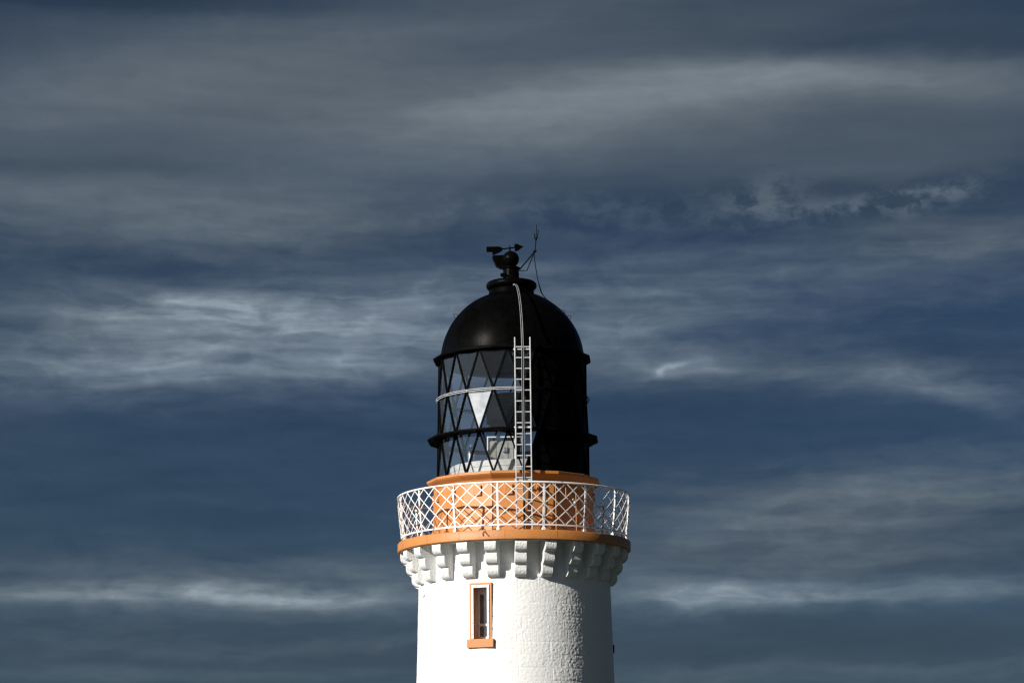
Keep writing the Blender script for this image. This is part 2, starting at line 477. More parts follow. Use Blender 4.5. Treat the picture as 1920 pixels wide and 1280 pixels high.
# ------------------------------------------------------------------ ground
bm = NEW()
xs = sorted({round(s * v, 2) for s in (-1, 1) for v in
             [0, 3, 6, 9, 12, 16, 20, 25, 30, 36, 42, 50, 58, 66, 76, 88, 102, 120, 150, 200, 280, 400, 600, 1000, 1800, 3200, 6000]})
def ground_z(x, y):
    z = 5.6 * math.exp(-(x * x / 1400 + (y + 63) ** 2 / 800))
    d = math.hypot(x, y)
    z += .35 * math.sin(x * .09 + 1.3) * math.sin(y * .075) * min(d / 40, 1) * math.exp(-d / 400)
    return z - max(0, d - 110) * .05 * math.exp(-max(0, d - 110) / 900) - (0.25 if d < 4 else 0)
grid = [[bm.verts.new((x, y, ground_z(x, y))) for x in xs] for y in xs]
for j in range(len(xs) - 1):
    for i in range(len(xs) - 1):
        add_face(bm, (grid[j][i], grid[j][i + 1], grid[j + 1][i + 1], grid[j + 1][i]))
mg, t, b, o_ = material('rough_grass')
oc = obj_coord(t)
t.link(t.ramp(t.noise(oc, .35, 7, .65), [(.3, (.012, .020, .008)), (.5, (.022, .032, .012)), (.7, (.045, .045, .020))]), b.inputs['Base Color'])
b.inputs['Roughness'].default_value = .95
bump(t, b, t.noise(oc, 6, 6, .7), .8, .12)
g = obj('ground', bm, mg, None, 60); g['kind'] = 'structure'

# ------------------------------------------------------------------ lighthouse
LH = thing('lighthouse', 'white round lighthouse tower with orange gallery band, white lattice railing and black domed lantern', 'lighthouse')

# --- tower wall with a window opening
r_a, r_b, z_a, z_b = RAD(179.8, 1110), RAD(185.3, 1280), H(1110), H(1280)
TAPER = (r_b - r_a) / (z_a - z_b)
def wall_r(z): return r_a + (z_a - z) * TAPER
Z_DECK = H(1035.5)                                   # underside of the gallery
wc = on_cylinder(901.5, 1147, wall_r(H(1160)))       # middle of the window opening
W_AZ = math.degrees(math.atan2(wc.x, -wc.y))
WR = wall_r(wc.z)
w_lo, w_hi = on_cylinder(901.5, 1197, WR).z, on_cylinder(901.5, 1099, WR).z
half_w = .172                                        # half the opening, metres
d_az = math.degrees(math.asin(half_w / WR))
from mathutils import noise as mnoise
def spread(lo, hi, step, keep):
    n = max(1, round((hi - lo) / step))
    vals = [lo + (hi - lo) * i / n for i in range(n + 1)]
    vals = [v for v in vals if all(abs(v - k) > step * .45 for k in keep)]
    return sorted(vals + [k for k in keep if lo <= k <= hi])
A_LO, A_HI = -105.0, 105.0
edge_a = [W_AZ - d_az, W_AZ + d_az]
angs = spread(A_LO, A_HI, .42, edge_a) + [A_HI + (360 - A_HI + A_LO) * i / 50 for i in range(1, 50)]
Z_ROUGH = H(1480)
zs = sorted([-.6, 1.5, 3, 4.5, 6, 7, 7.8] + spread(Z_ROUGH, Z_DECK + .03, .0165, [w_lo, w_hi]))
ROW = .281
rnd = random.Random(3)
rows_ = {}
def block_row(k):
    if k not in rows_:
        c = []; s = -4.0 + rnd.uniform(0, .5)
        while s < 4.6:
            c.append((s, rnd.uniform(-.0032, .0032), rnd.uniform(.7, 1.0))); s += rnd.uniform(.42, .95)
        rows_[k] = c
    return rows_[k]
def relief(s, z):
    """height of the painted rock-faced blocks at arc length s and height z"""
    wv = mnoise.noise(Vector((s * 2.1, z * 2.1, 7))) * .018
    zz = z + wv + mnoise.noise(Vector((s * 6, z * 6, 3))) * .006
    k = math.floor(zz / ROW)
    ss = s + mnoise.noise(Vector((s * 5, z * 5, 1))) * .012
    row = block_row(k)
    cur = 0
    for q in range(len(row) - 1):
        if row[q][0] <= ss: cur = q
        else: break
    s0, off, rg = row[cur]; s1 = row[cur + 1][0]
    dj = min(zz - k * ROW, (k + 1) * ROW - zz, ss - s0, s1 - ss)
    face = max(0.0, min(1.0, dj / .045)); face = face * face * (3 - 2 * face)
    p = Vector((s, z, 0))
    n = mnoise.noise(p * 15) * .34 + mnoise.noise(p * 30 + Vector((5, 5, 5))) * .50 + mnoise.noise(p * 56 + Vector((9, 2, 1))) * .24
    n = math.copysign(abs(n) ** .85, n)
    worn = max(0.0, min(1.0, .55 + 1.1 * mnoise.noise(Vector((s * 1.3, z * 1.7, 11)))))
    joint = max(0.0, 1 - dj / .012) * max(0.0, min(1.0, .35 + 1.6 * mnoise.noise(Vector((s * 3, z * 3, 21)))))
    return off * face + (.45 + .55 * face) * (.50 + .50 * worn) * rg * .0145 * n - .0095 * joint
bm = NEW()
rows = []
for z in zs:
    vr = []
    for a in angs:
        d = 0.0
        if A_LO <= a <= A_HI and z >= Z_ROUGH:
            s = R(a) * 2.2
            fade = min(1, (a - A_LO) / 3, (A_HI - a) / 3, (z - Z_ROUGH) / .1, 1)
            da = max(0, abs(a - W_AZ) - d_az) * R(1) * 2.2; dz = max(0, w_lo - z, z - w_hi)
            fade *= min(1, max(da, dz) / .06)
            if fade > 0: d = relief(s, z) * fade
        vr.append(bm.verts.new(polar(wall_r(z) + d, a, z)))
    rows.append(vr)
for j in range(len(zs) - 1):
    for i in range(len(angs)):
        i2 = (i + 1) % len(angs)
        mid = (angs[i] + (angs[i2] + (360 if i2 == 0 else 0))) / 2
        if zs[j] >= w_lo - 1e-6 and zs[j + 1] <= w_hi + 1e-6 and abs(mid - W_AZ) < d_az: continue
        add_face(bm, (rows[j][i], rows[j][i2], rows[j + 1][i2], rows[j + 1][i]))
tower = obj('tower', bm, M['harling'], LH, 80)
bm = NEW(); lathe(bm, [(0, w_lo - .6), (wall_r(0) - .35, w_lo - .6)], 32); obj('stair_floor', bm, M['floor'], LH)

# --- window in its orange margin
nW = Vector((math.sin(R(W_AZ)), -math.cos(R(W_AZ)), 0)); tW = Vector((math.cos(R(W_AZ)), math.sin(R(W_AZ)), 0)); zW = Vector((0, 0, 1))
oW = nW * (WR * math.cos(R(d_az))) + Vector((0, 0, (w_lo + w_hi) / 2))
hh = (w_hi - w_lo) / 2
bm = NEW()
mg_w = .085
for lo, hi in (((-half_w - mg_w, -.05, -hh), (-half_w - .001, .022, hh + mg_w)), ((half_w + .001, -.05, -hh), (half_w + mg_w, .022, hh + mg_w)),
               ((-half_w - .001, -.05, hh + .001), (half_w + .001, .022, hh + mg_w - .002))):
    box_frame(bm, oW, tW, nW, zW, lo, hi)
win = obj('window', bm, M['orange'], LH)
bm = NEW()
for lo, hi in (((-half_w - .04, -.42, -hh), (-half_w + .002, -.052, hh)), ((half_w - .002, -.42, -hh), (half_w + .04, -.052, hh)),
               ((-half_w - .04, -.42, hh - .002), (half_w + .04, -.052, hh + .04)), ((-half_w - .04, -.42, -hh - .04), (half_w + .04, -.052, -hh + .002))):
    box_frame(bm, oW, tW, nW, zW, lo, hi)
obj('reveal', bm, mat_simple('brownish_reveal_paint', (.46, .29, .20), .7, 0, .3, 7), win)  # browner and less saturated than the orange margin
bm = NEW(); box_frame(bm, oW, tW, nW, zW, (-half_w - .135, -.05, -hh - .188), (half_w + .135, .075, -hh - .003)); obj('sill', bm, M['orange'], win, None, .008)
bm = NEW()                                           # white storm frame standing off the margin
fo, fi = half_w + .034, half_w - .014
for lo, hi in (((-fo, .036, -hh + .01), (-fi, .046, hh + .035)), ((fi, .036, -hh + .01), (fo, .046, hh + .035)), ((-fi, .0365, hh - .022), (fi, .0455, hh + .034))):
    box_frame(bm, oW, tW, nW, zW, lo, hi)
sf = obj('storm_frame', bm, M['white_metal'], win)
spots = [(s * (half_w + .012), -hh + .10 + k * (2 * hh - .16) / 4) for s in (-1, 1) for k in range(5)] + [(-.09, hh + .012), (.10, hh + .012)]
bm = NEW(); tube(bm, [Vector(), nW * .012], .0085, 6)
bolt = obj('bolt', bm, M['bolt'], win)
for i, (s, z) in enumerate(spots):
    q = bolt if i == 0 else dup(bolt, win)
    q.location = oW + tW * s + zW * z + nW * .046
bm = NEW()
d0, d1 = -.30, -.26
for lo, hi in (((-half_w, d0, -hh), (-half_w + .035, d1, hh)), ((half_w - .035, d0, -hh), (half_w, d1, hh)),
               ((-half_w + .035, d0, hh - .14), (half_w - .035, d1 - .002, hh)), ((-half_w + .035, d0, -hh), (half_w - .035, d1 - .002, -hh + .07)),
               ((-half_w + .035, d0, -hh + .30), (half_w - .035, d1 - .004, -hh + .355))):
    box_frame(bm, oW, tW, nW, zW, lo, hi)
obj('sash', bm, M['white_metal'], win, None, .004)
bm = NEW(); box_frame(bm, oW, tW, nW, zW, (-half_w, -.292, -hh), (half_w, -.288, hh)); obj('pane', bm, M['window_glass'], win)

# --- corbels
ARC = 7
def corbel_profile():
    steps = [(RAD(213.5, 1045), Z_DECK), (RAD(203, 1065), Z_DECK - .262), (RAD(192.5, 1085), Z_DECK - .522)]
    bottoms = [Z_DECK - .262, Z_DECK - .522, Z_DECK - .785]
    nxt = [steps[1][0] - .015, steps[2][0] - .015, 2.175]
    pts = []
    for (r, zt), zb, rn in zip(steps, bottoms, nxt):
        hgt = zt - zb
        pts.append((r, zt - (.0 if zt == Z_DECK else .010)))
        zc = zb + hgt * .60
        for k in range(ARC + 1):
            a = R(90) * k / ARC
            pts.append((rn + (r - rn) * math.cos(a) ** .9 if k < ARC else rn, zc - (zc - zb - .008) * math.sin(a)))
    return pts
prof = corbel_profile()
bm = NEW()
poly = [Vector((-.130, -r, z)) for r, z in prof] + [Vector((-.130, -2.05, Z_DECK - .795)), Vector((-.130, -2.05, Z_DECK + .008)), Vector((-.130, -prof[0][0], Z_DECK + .008))]
prism(bm, poly, Vector((.260, 0, 0)))
corbel = obj('corbel', bm, M['stone'], LH, 32)
bv = corbel.modifiers.new('edge', 'BEVEL'); bv.width = .010; bv.segments = 2; bv.limit_method = 'ANGLE'; bv.angle_limit = R(50)
corbel.rotation_euler.z = R(3.4)
for k in range(1, 24):
    q = dup(corbel, LH, R(15 * k + random.uniform(-.35, .35)))
    q.scale = (random.uniform(.96, 1.04), 1, 1)

# --- gallery
R_DECK = RAD(218.3, 1027); Z_TOP = Z_DECK + .205
bm = NEW(); lathe(bm, [(1.2, Z_DECK), (R_DECK - .02, Z_DECK), (R_DECK - .02, Z_TOP - .004), (1.2, Z_TOP - .004)], 144, 0, True)
obj('gallery_floor', bm, M['stone'], LH, 30)
bm = NEW(); lathe(bm, [(1.25, Z_TOP - .010), (R_DECK - .17, Z_TOP - .010), (R_DECK - .17, Z_TOP + .002), (1.25, Z_TOP + .002)], 96, 0, True)
obj('gallery_paving', bm, M['band'], LH, 30)
bm = NEW(); lathe(bm, [(R_DECK - .16, Z_DECK - .006), (R_DECK - .012, Z_DECK - .006), (R_DECK, Z_DECK + .006), (R_DECK, Z_TOP - .02), (R_DECK - .015, Z_TOP), (R_DECK - .16, Z_TOP)], 144, 0, True)
band = obj('gallery_band', bm, M['band'], LH, 40)
bm = NEW()                                            # joints between the stones of the band
bar(bm, polar(R_DECK, 0, Z_DECK - .004), polar(R_DECK, 0, Z_TOP - .012), .007, .003, Vector((0, -1, 0)))
bj = obj('band_joint', bm, mat_simple('band_joint_filler', (.24, .085, .022), .8, 0, .3, 9), band)
bj.rotation_euler.z = R(-27)
for k in range(1, 16):
    dup(bj, band, R(22.5 * k + random.uniform(-4, 4)))
bm = NEW()
pts = [(905.5, 1004), (905, 999), (907, 996), (909, 995), (912, 999.5), (916.5, 1004.5)]
tube(bm, [on_cylinder(x, y, R_DECK + .02) for x, y in pts], .007, 6)
obj('loose_wire', bm, M['rod'], band)

# --- railing
Z_RT = H(933.5); Z_RB = Z_TOP + .118
R_RT, R_RM, R_RB = RAD(216.2, 933), RAD(215.2, 970), RAD(210.5, 1008)
def rail_r(z):
    u = (z - Z_RB) / (Z_RT - Z_RB)
    return R_RB + (R_RT - R_RB) * math.sin(R(90) * max(0, min(1, u))) ** 1.0
def ring(r, z, n=144): return [polar(r, 360 * i / n, z) for i in range(n)]
bm = NEW()
lathe(bm, [(R_RT - .026, Z_RT - .012), (R_RT + .026, Z_RT - .012), (R_RT + .028, Z_RT + .006), (R_RT + .016, Z_RT + .022), (R_RT - .016, Z_RT + .022), (R_RT - .028, Z_RT + .006)], 144, 0, True)
railing = obj('railing', bm, M['rail'], LH, 40)
bm = NEW(); lathe(bm, [(R_RB - .014, Z_RB - .016), (R_RB + .014, Z_RB - .016), (R_RB + .014, Z_RB + .016), (R_RB - .014, Z_RB + .016)], 144, 0, True)
obj('bottom_rail', bm, M['rail'], railing, 30)
P0 = -7.8
bm = NEW()
n_ = Vector((0, -1, 0))
for k in range(8):
    za = Z_TOP + .06 + (Z_RT - .012 - Z_TOP - .06) * k / 8; zb_ = Z_TOP + .06 + (Z_RT - .012 - Z_TOP - .06) * (k + 1) / 8
    bar(bm, polar(rail_r(za) - .004, 0, za), polar(rail_r(zb_) - .004, 0, zb_ + .001), .046, .030, n_)
box_frame(bm, polar(R_RB, 0, Z_TOP), Vector((1, 0, 0)), n_, zW, (-.035, -.05, 0), (.035, .028, .055))
post = obj('post', bm, M['post'], railing)
post.rotation_euler.z = R(P0)
for k in range(1, 16):
    dup(post, railing, R(22.5 * k))
bm = NEW()
ROWS = 12
for fam in (0, 1):
    rr = .0 if fam else .010
    for base in (-5, -3, -1, 1, 3, 5):                # diagonals run one bay sideways over the full height
        prev = None
        for k in range(ROWS + 1):
            u = k / ROWS
            bay = base / 6 + u
            z = Z_RT - .010 - u * (Z_RT - .010 - Z_RB)
            ok = -.0001 <= bay <= 1.0001
            a = (bay if fam == 0 else 1 - bay) * 22.5
            p = polar(rail_r(z) + rr + random.uniform(-.003, .003), a + random.uniform(-.06, .06), z)
            if prev is not None and ok and prev[1]:
                bar(bm, prev[0], p, .019, .009, polar(1, a, 0))
            prev = (p, ok)
lat = obj('lattice_panel', bm, M['rail'], railing)
lat.rotation_euler.z = R(P0)
for k in range(1, 16):
    dup(lat, railing, R(22.5 * k))

# --- orange lantern base (sixteen sides)
A0 = -14.7                                            # bearing of one corner
POLY = 1 / math.cos(R(11.25)) ** .5
R_DR = RAD(153, 960)
Z_LIP = H(904); Z_L0 = Z_LIP
def side16(bm, prof, closed=True): lathe(bm, prof, 16, A0, closed)
bm = NEW()
side16(bm, [(R_DR + .03, Z_TOP - .02), (R_DR, Z_TOP + .30), (R_DR - .03, H(922)), (R_DR + .0, H(917.5)), (RAD(158.5, 913), H(913)), (RAD(161.5, 910.5), H(910.5)),
            (RAD(161.8, 909.8), H(909.6)), (RAD(163.2, 909), H(909)), (RAD(163.2, 905), H(904.6)), (RAD(162, 904), H(904)), (1.2, H(904)), (1.2, Z_TOP - .02)])
drum = obj('lantern_base', bm, M['orange'], LH)
bm = NEW()                                            # one lapped joint at a front corner
bar(bm, polar(R_DR + .026, A0, Z_TOP - .01), polar(R_DR - .026, A0, H(921)), .012, .012, polar(1, A0, 0))
bar(bm, polar(RAD(163.2, 905) + .001, A0, H(909.2)), polar(RAD(163.2, 905) + .001, A0, H(904.4)), .010, .010, polar(1, A0, 0))
obj('lapped_joint', bm, mat_simple('joint_sealant', (.12, .045, .016), .7, 0, .3, 9), drum)
apo = math.cos(R(11.25))
bm = NEW()
a = A0 + 11.25
zc = on_cylinder(894, 918.5, R_DR).z
nn = polar(1, a, 0); tt = Vector((math.cos(R(a)), math.sin(R(a)), 0)); oo = polar((R_DR - .012) * apo, a, zc)
box_frame(bm, oo, tt, nn, zW, (-.088, -.06, -.112), (.088, .042, .112))
vent = obj('vent_box', bm, M['orange'], drum, None, .006)
for k in range(1, 16):
    dup(vent, drum, R(22.5 * k))
bm = NEW()
for px, ytop, ybot in ((1043, 906, 995), (1081, 925, 1000)):
    p1 = on_cylinder(px, ybot, R_DR + .06); p2 = on_cylinder(px, ytop, R_DR + .06)
    tube(bm, [Vector((p1.x, p1.y, Z_TOP - .01)), Vector((p1.x, p1.y, p2.z))], .010, 8)
obj('downpipe', bm, M['orange'], drum, 40)
bm = NEW()
p = [on_cylinder(x, y, R_DR + .07) for x, y in ((1076.5, 945), (1077, 938), (1075.5, 935), (1073.5, 936))]
tube(bm, p, .012, 8)
obj('door_handle', bm, M['rail'], drum, 40)

# --- lantern: three tiers of triangular panes
TZ = [Z_L0, H(827.5), H(751), H(675.5)]
TR = [RAD(142.5, 904), RAD(140.5, 827), RAD(138.8, 751), RAD(137, 676)]
OFF = [0, 11.25, 0, 11.25]
def node(level, k, dr=0.0): return polar(TR[level] + dr, A0 + OFF[level] + 22.5 * k, TZ[level])
bm_bars = NEW(); panes, blanks, glared = NEW(), NEW(), NEW()
def pane(tri, mid):
    mid = (mid + 180) % 360 - 180
    tgt = panes
    if 8.6 < mid < 158: tgt = blanks
    return tgt, mid
def add_tri(bm, tri, thick):
    n = (tri[1] - tri[0]).cross(tri[2] - tri[0]).normalized()
    c = sum(tri, Vector()) / 3
    if n.dot(Vector((c.x, c.y, 0))) < 0: n = -n
    prism(bm, [p - n * thick / 2 for p in tri], n * thick)
for lv in range(3):
    lo_shift = 0 if OFF[lv] == 0 else 1
    for k in range(16):
        # corners: lower ring nodes k, upper ring nodes k (offset half a side)
        if OFF[lv] == 0:
            up_tri = ([node(lv, k), node(lv, k + 1), node(lv + 1, k)], A0 + 22.5 * k + 11.25)
            dn_tri = ([node(lv + 1, k - 1), node(lv + 1, k), node(lv, k)], A0 + 22.5 * k)
            edges = ((node(lv, k), node(lv + 1, k)), (node(lv, k), node(lv + 1, k - 1)))
        else:
            up_tri = ([node(lv, k - 1), node(lv, k), node(lv + 1, k)], A0 + 22.5 * k)
            dn_tri = ([node(lv + 1, k), node(lv + 1, k + 1), node(lv, k)], A0 + 22.5 * k + 11.25)
            edges = ((node(lv, k), node(lv + 1, k)), (node(lv, k), node(lv + 1, k + 1)))
        for (tri, mid), down in ((up_tri, False), (dn_tri, True)):
            tgt, m_ = pane(tri, mid)
            if lv == 1 and down and abs(m_ + 25.95) < 2: tgt = glared
            add_tri(tgt, tri, .008 if tgt is not blanks else .012)
        for p, q in edges:
            c = (p + q) / 2
            bar(bm_bars, p, q, .034, .055, Vector((c.x, c.y, 0)))
for lv, wid in ((1, .055), (2, .040), (3, .10), (0, .06)):
    for k in range(16):
        p, q = node(lv, k), node(lv, k + 1)
        c = (p + q) / 2
        bar(bm_bars, p, q, wid, .075, Vector((c.x, c.y, 0)))
lantern = obj('lantern_frame', bm_bars, M['matt_black'], LH)
obj('glazing', panes, M['glass'], lantern)
sp = obj('glare_pane', glared, M['glare_glass'], lantern); sp['label'] = 'triangular pane with bright sky glare painted in white'  # reflected sky is put into this pane's pale colour
obj('blank_panels', blanks, M['matt_black'], lantern)
# ledge and gutter: thin sixteen-sided plates
for nm, r_o, y_s, th, a0, r_i in (('ledge', 161.5, 827, .050, A0, 143.2), ('gutter', 149.0, 676.5, .050, A0, 131.0)):
    bm = NEW()
    ro, ri, z = RAD(r_o, y_s), RAD(r_i, y_s), H(y_s)
    lathe(bm, [(ri, z - th / 2), (ro - .012, z - th / 2), (ro, z - th / 2 + .012), (ro, z + th / 2), (ri, z + th / 2 - .004)], 16, a0, True)
    lg = obj(nm, bm, M['matt_black'], lantern)
    if nm == 'ledge':
        bm = NEW()
        a = A0 + 11.25
        bar(bm, polar(TR[1] - .01, a, z - .13), polar(ro * .97, a, z - .02), .014, .03, zW)
        bar(bm, polar(TR[1] - .01, a, z - .05), polar(ro * .985, a, z - .027), .03, .012, zW)
        lb = obj('ledge_bracket', bm, M['black'], lantern)
        for k in range(1, 16):
            dup(lb, lantern, R(22.5 * k))
# handrail round the glazing
z = H(752.5); r = RAD(143.6, 752)
def rail_section(name, a_lo, a_hi, mat):
    bm = NEW(); n = int((a_hi - a_lo) / 2.5)
    for rr, zz in ((r, z + .022), (r - .02, z - .012)):
        tube(bm, [polar(rr, a_lo + (a_hi - a_lo) * i / n, zz) for i in range(n + 1)], .0085, 8)
    for k in range(16):
        a = A0 + 22.5 * k + 1.2
        if a_lo <= a < a_hi or a_lo <= a - 360 < a_hi:
            bar(bm, polar(TR[2] - .02, a, z - .005), polar(r, a, z - .005), .012, .03, zW)
    return obj(name, bm, mat, lantern, 40)
rail_section('handrail', -120, 7, M['galv'])
rail_section('handrail', 7, 240, M['rod'])['label'] = 'shaded section of the handrail, shade put into its dark colour'  # shade on the right-hand run is given by a dark colour
# inside
bm = NEW(); lathe(bm, [(0, Z_L0 + .012), (TR[0] - .09, Z_L0 + .012)], 48); obj('lantern_floor', bm, M['floor'], LH)
bm = NEW()
Z_PED = H(877.5); R_PED = RAD(119, 878)
lathe(bm, [(R_PED, Z_L0 + .0), (R_PED, H(890)), (R_PED - .012, H(889.6)), (R_PED - .012, H(889.0)), (R_PED, H(888.6)), (R_PED, Z_PED - .02), (R_PED - .02, Z_PED), (0, Z_PED)], 96)
obj('lens_plinth', bm, M['plinth'], LH, 30)
# dome
R_DM = RAD(134.6, 679); Z_DM = H(679.5)
bm = NEW()
z_n = H(551); rn = RAD(42.8, 548)
pr = []
for k in range(25):
    a = R(90) * k / 24
    rr = R_DM * math.cos(a); zz = Z_DM + R_DM * 1.005 * math.sin(a)
    if rr < rn: break
    pr.append((rr, zz))
pr.append((rn - .02, Z_DM + R_DM * 1.005 * math.sqrt(1 - ((rn - .02) / R_DM) ** 2)))
pr = [(R_DM, H(684))] + pr
inner = [(r_ - .035, z_ - .012) for r_, z_ in pr[::-1]]
lathe(bm, pr + [(rn - .06, pr[-1][1] - .02)], 128)
dome = obj('dome', bm, M['black'], LH, 45)
bm = NEW(); lathe(bm, [(0, inner[0][1])] + inner, 96); obj('lining', bm, M['lining'], dome, 45)
bm = NEW()
a = A0 + 11.25
for (r0, z0), (r1, z1) in zip(pr[1:-1], pr[2:]):
    c = polar((r0 + r1) / 2, a, (z0 + z1) / 2 - Z_DM)
    bar(bm, polar(r0 + .002, a, z0), polar(r1 + .002, a, z1), .026, .008, c)
seam = obj('seam_strip', bm, M['black'], dome)
for k in range(1, 16):
    dup(seam, dome, R(22.5 * k))
for (x1, y1, x2, y2, x3, y3) in ((853, 597, 850.5, 588.5, 860.5, 590.5), (1059, 588, 1058.5, 581.5, 1052, 581), (1069.5, 598, 1070.5, 592, 1063.5, 592)):
    hb = NEW()
    for dy in (-.16, .16):
        tube(hb, [on_plane(x1, y1, dy), on_plane(x2, y2, dy), on_plane(x3, y3, dy)], .007, 6)
    tube(hb, [on_plane(x2, y2, -.16), on_plane(x2, y2, .16)], .007, 6)
    obj('grab_handle', hb, M['black'], dome)
for a, e in ((-24, 47), (24, 48), (-40, 38), (55, 40)):
    hb = NEW()
    c = Vector((R_DM * math.cos(R(e)) * math.sin(R(a)), -R_DM * math.cos(R(e)) * math.cos(R(a)), Z_DM + R_DM * math.sin(R(e))))
    n = (c - Vector((0, 0, Z_DM))).normalized()
    s = Vector((math.cos(R(a)), math.sin(R(a)), 0))
    tube(hb, [c - s * .05, c - s * .05 + n * .05, c + s * .05 + n * .05, c + s * .05], .010, 6)
    obj('lifting_eye', hb, M['black'], dome)
# ventilator on top
z_r = H(536.5)
pv = [(rn + .03, pr[-1][1] - .03), (rn, pr[-1][1] + .03), (rn - .01, H(545.5))]
R_RIM = RAD(47.5, 536)
for k in range(13):
    a = R(-90 + 180 * k / 12)
    pv.append((R_RIM - .085 + .085 * math.cos(a), z_r + .092 * math.sin(a)))
pv += [(rn - .05, z_r + .10), (rn - .12, z_r + .06), (0, z_r + .08)]
bm = NEW(); lathe(bm, pv, 96)
neck = obj('ventilator', bm, M['black'], LH, 40)
cx = on_plane(958.0, 505, 0).x
k_ = RAD(1, 500)
pc = [(17.5, 541), (16.3, 528), (15.2, 521), (15.0, 512), (14.6, 506), (17.2, 504.5), (17.4, 502.5), (15.0, 501)]
bm = NEW()
prof_c = [(r_ * k_, H(y_)) for r_, y_ in pc]
zb_ = H(486); rb_ = 15.6 * k_
for k in range(13):
    a = R(-62 + (152) * k / 12)
    prof_c.append((max(rb_ * math.cos(a), 0), zb_ + rb_ * math.sin(a)))
lathe(bm, prof_c, 40)
for v in bm.verts: v.co.x += cx
cowl = obj('cowl', bm, M['black'], neck, 40)
bm = NEW()
hood = [on_plane(x, y, -.02) for x, y in ((922.5, 480.5), (926, 478.3), (948, 477.6), (948, 500), (938, 500), (930, 496))]
prism(bm, hood, Vector((0, .30, 0)))
obj('cowl_mouth', bm, M['black'], cowl, None, .012)
bm = NEW()
for x, y, r_ in ((941.5, 515, .045), (950.5, 516, .03), (956, 511, .02), (947.5, 513, .022)):
    c = on_plane(x, y, -.20)
    tube(bm, [c + Vector((0, .06, 0)), c], r_, 10)
    tube(bm, [c, c + Vector((0, -.02, .0))], r_ * .6, 6)
obj('cowl_bolts', bm, M['black'], cowl, 40)
# black bracket on the far flank of the tower
bm = NEW()
zk = H(1218.5)
box_frame(bm, polar(wall_r(zk), 88, zk), Vector((0, 1, 0)), Vector((1, 0, 0)), zW, (-.05, -.03, -.09), (.05, .030, .09))
obj('wall_bracket', bm, M['rod'], LH, None, .008)
bm = NEW()
p = on_cylinder(797.3, 1117.5, wall_r(H(1130)))
nh = Vector((p.x, p.y, 0)).normalized()
tube(bm, [p - nh * .02 + zW * .02, p + nh * .03 + zW * .02, p + nh * .035 - zW * .03], .011, 6)
obj('wall_hook', bm, M['rod'], LH)

# ------------------------------------------------------------------ ladder with its climbing rail
LR = RAD(168, 800)
ladder = thing('ladder', 'galvanised steel ladder with a curved climbing rail fixed up the front of the black lantern', 'ladder', (polar(LR, 7.8, Z_TOP)))
lo_ = Vector(ladder.location)
def local(v): return Vector(v) - lo_
b1 = on_plane(983.3, 990, -LR); t1 = on_plane(982.3, 632, -LR)
dxl = .170
def lad(x_off, z): # x drifts nothing: the ladder is plumb
    return Vector((b1.x + x_off, -LR, z))
zt = on_plane(968, 632, -LR).z
for s in (-1, 1):
    bm = NEW(); box_frame(bm, local(lad(s * dxl, Z_TOP)), Vector((1, 0, 0)), Vector((0, 1, 0)), zW, (-.0125, -.020, 0), (.0125, .020, zt - Z_TOP))
    obj('stile', bm, M['galv'], ladder, None, .004)
rung_bm = NEW()
tube(rung_bm, [Vector((-dxl + .012, 0, 0)), Vector((dxl - .012, 0, 0))], .0135, 8)
z_first = on_plane(982, 650, -LR).z
rung0 = obj('rung', rung_bm, M['galv'], ladder, 40)
rung0.location = local(lad(0, z_first))
k = 1
while z_first - .2445 * k > Z_TOP + .08:
    r_ = rung0.copy(); S.collection.objects.link(r_); r_.parent = ladder
    r_.location = local(lad(0, z_first - .2445 * k)); k += 1
# climbing rail: vertical, then over the dome to the ventilator
path = [Vector((b1.x, -LR - .03, Z_TOP + .0)), Vector((b1.x, -LR - .03, on_plane(983, 700, -LR).z))]
z_s = on_plane(983, 655, -LR).z; r_s = LR + .03
r_e = rn + .11; z_e = H(545)
az_s = math.degrees(math.atan2(b1.x, LR))
for k in range(15):
    a = R(90) * k / 14 * .93
    path.append(polar(r_e + (r_s - r_e) * (math.cos(a) - math.cos(R(83.7))) / (1 - math.cos(R(83.7))), az_s, z_s + (z_e - z_s) * math.sin(a) / math.sin(R(83.7))))
path = [local(p) for p in path]
side = Vector((1, 0, 0))
bm = NEW()
for s in (-1, 1):
    tube(bm, [p + side * (s * .018) for p in path], .0068, 8)
cr = obj('climbing_rail', bm, M['dull_galv'], ladder, 40)
bm = NEW()
for p, q in zip(path, path[1:]):
    n = max(1, int((q - p).length / .12))
    bar(bm, p + Vector((0, .012, 0)), q + Vector((0, .012, 0)), .028, .008, Vector((0, -1, .3)))
obj('rail_web', bm, M['rod'], cr)
for y_px, rin in ((653.5, RAD(138, 660)), (800, TR[1]), (898, RAD(162, 900))):
    bm = NEW()
    zz = on_plane(982, y_px, -LR).z
    for s in (-1, 1):
        bar(bm, local(Vector((b1.x + s * dxl, -LR + .02, zz))), local(Vector((b1.x + s * dxl, -rin + .03, zz))), .05, .012, Vector((1, 0, 0)))
    box_frame(bm, local(Vector((b1.x, -LR + .024, zz))), Vector((1, 0, 0)), Vector((0, 1, 0)), zW, (-dxl - .03, 0, -.018), (dxl + .03, .012, .018))
    obj('bracket', bm, M['galv'], ladder, None, .003)
bm = NEW()
pe = path[-1]
box_frame(bm, pe, Vector((1, 0, 0)), Vector((0, 1, 0)), zW, (-.032, -.02, -.02), (.022, .10, .02))
obj('rail_clamp', bm, M['dull_galv'], ladder, None, .006)

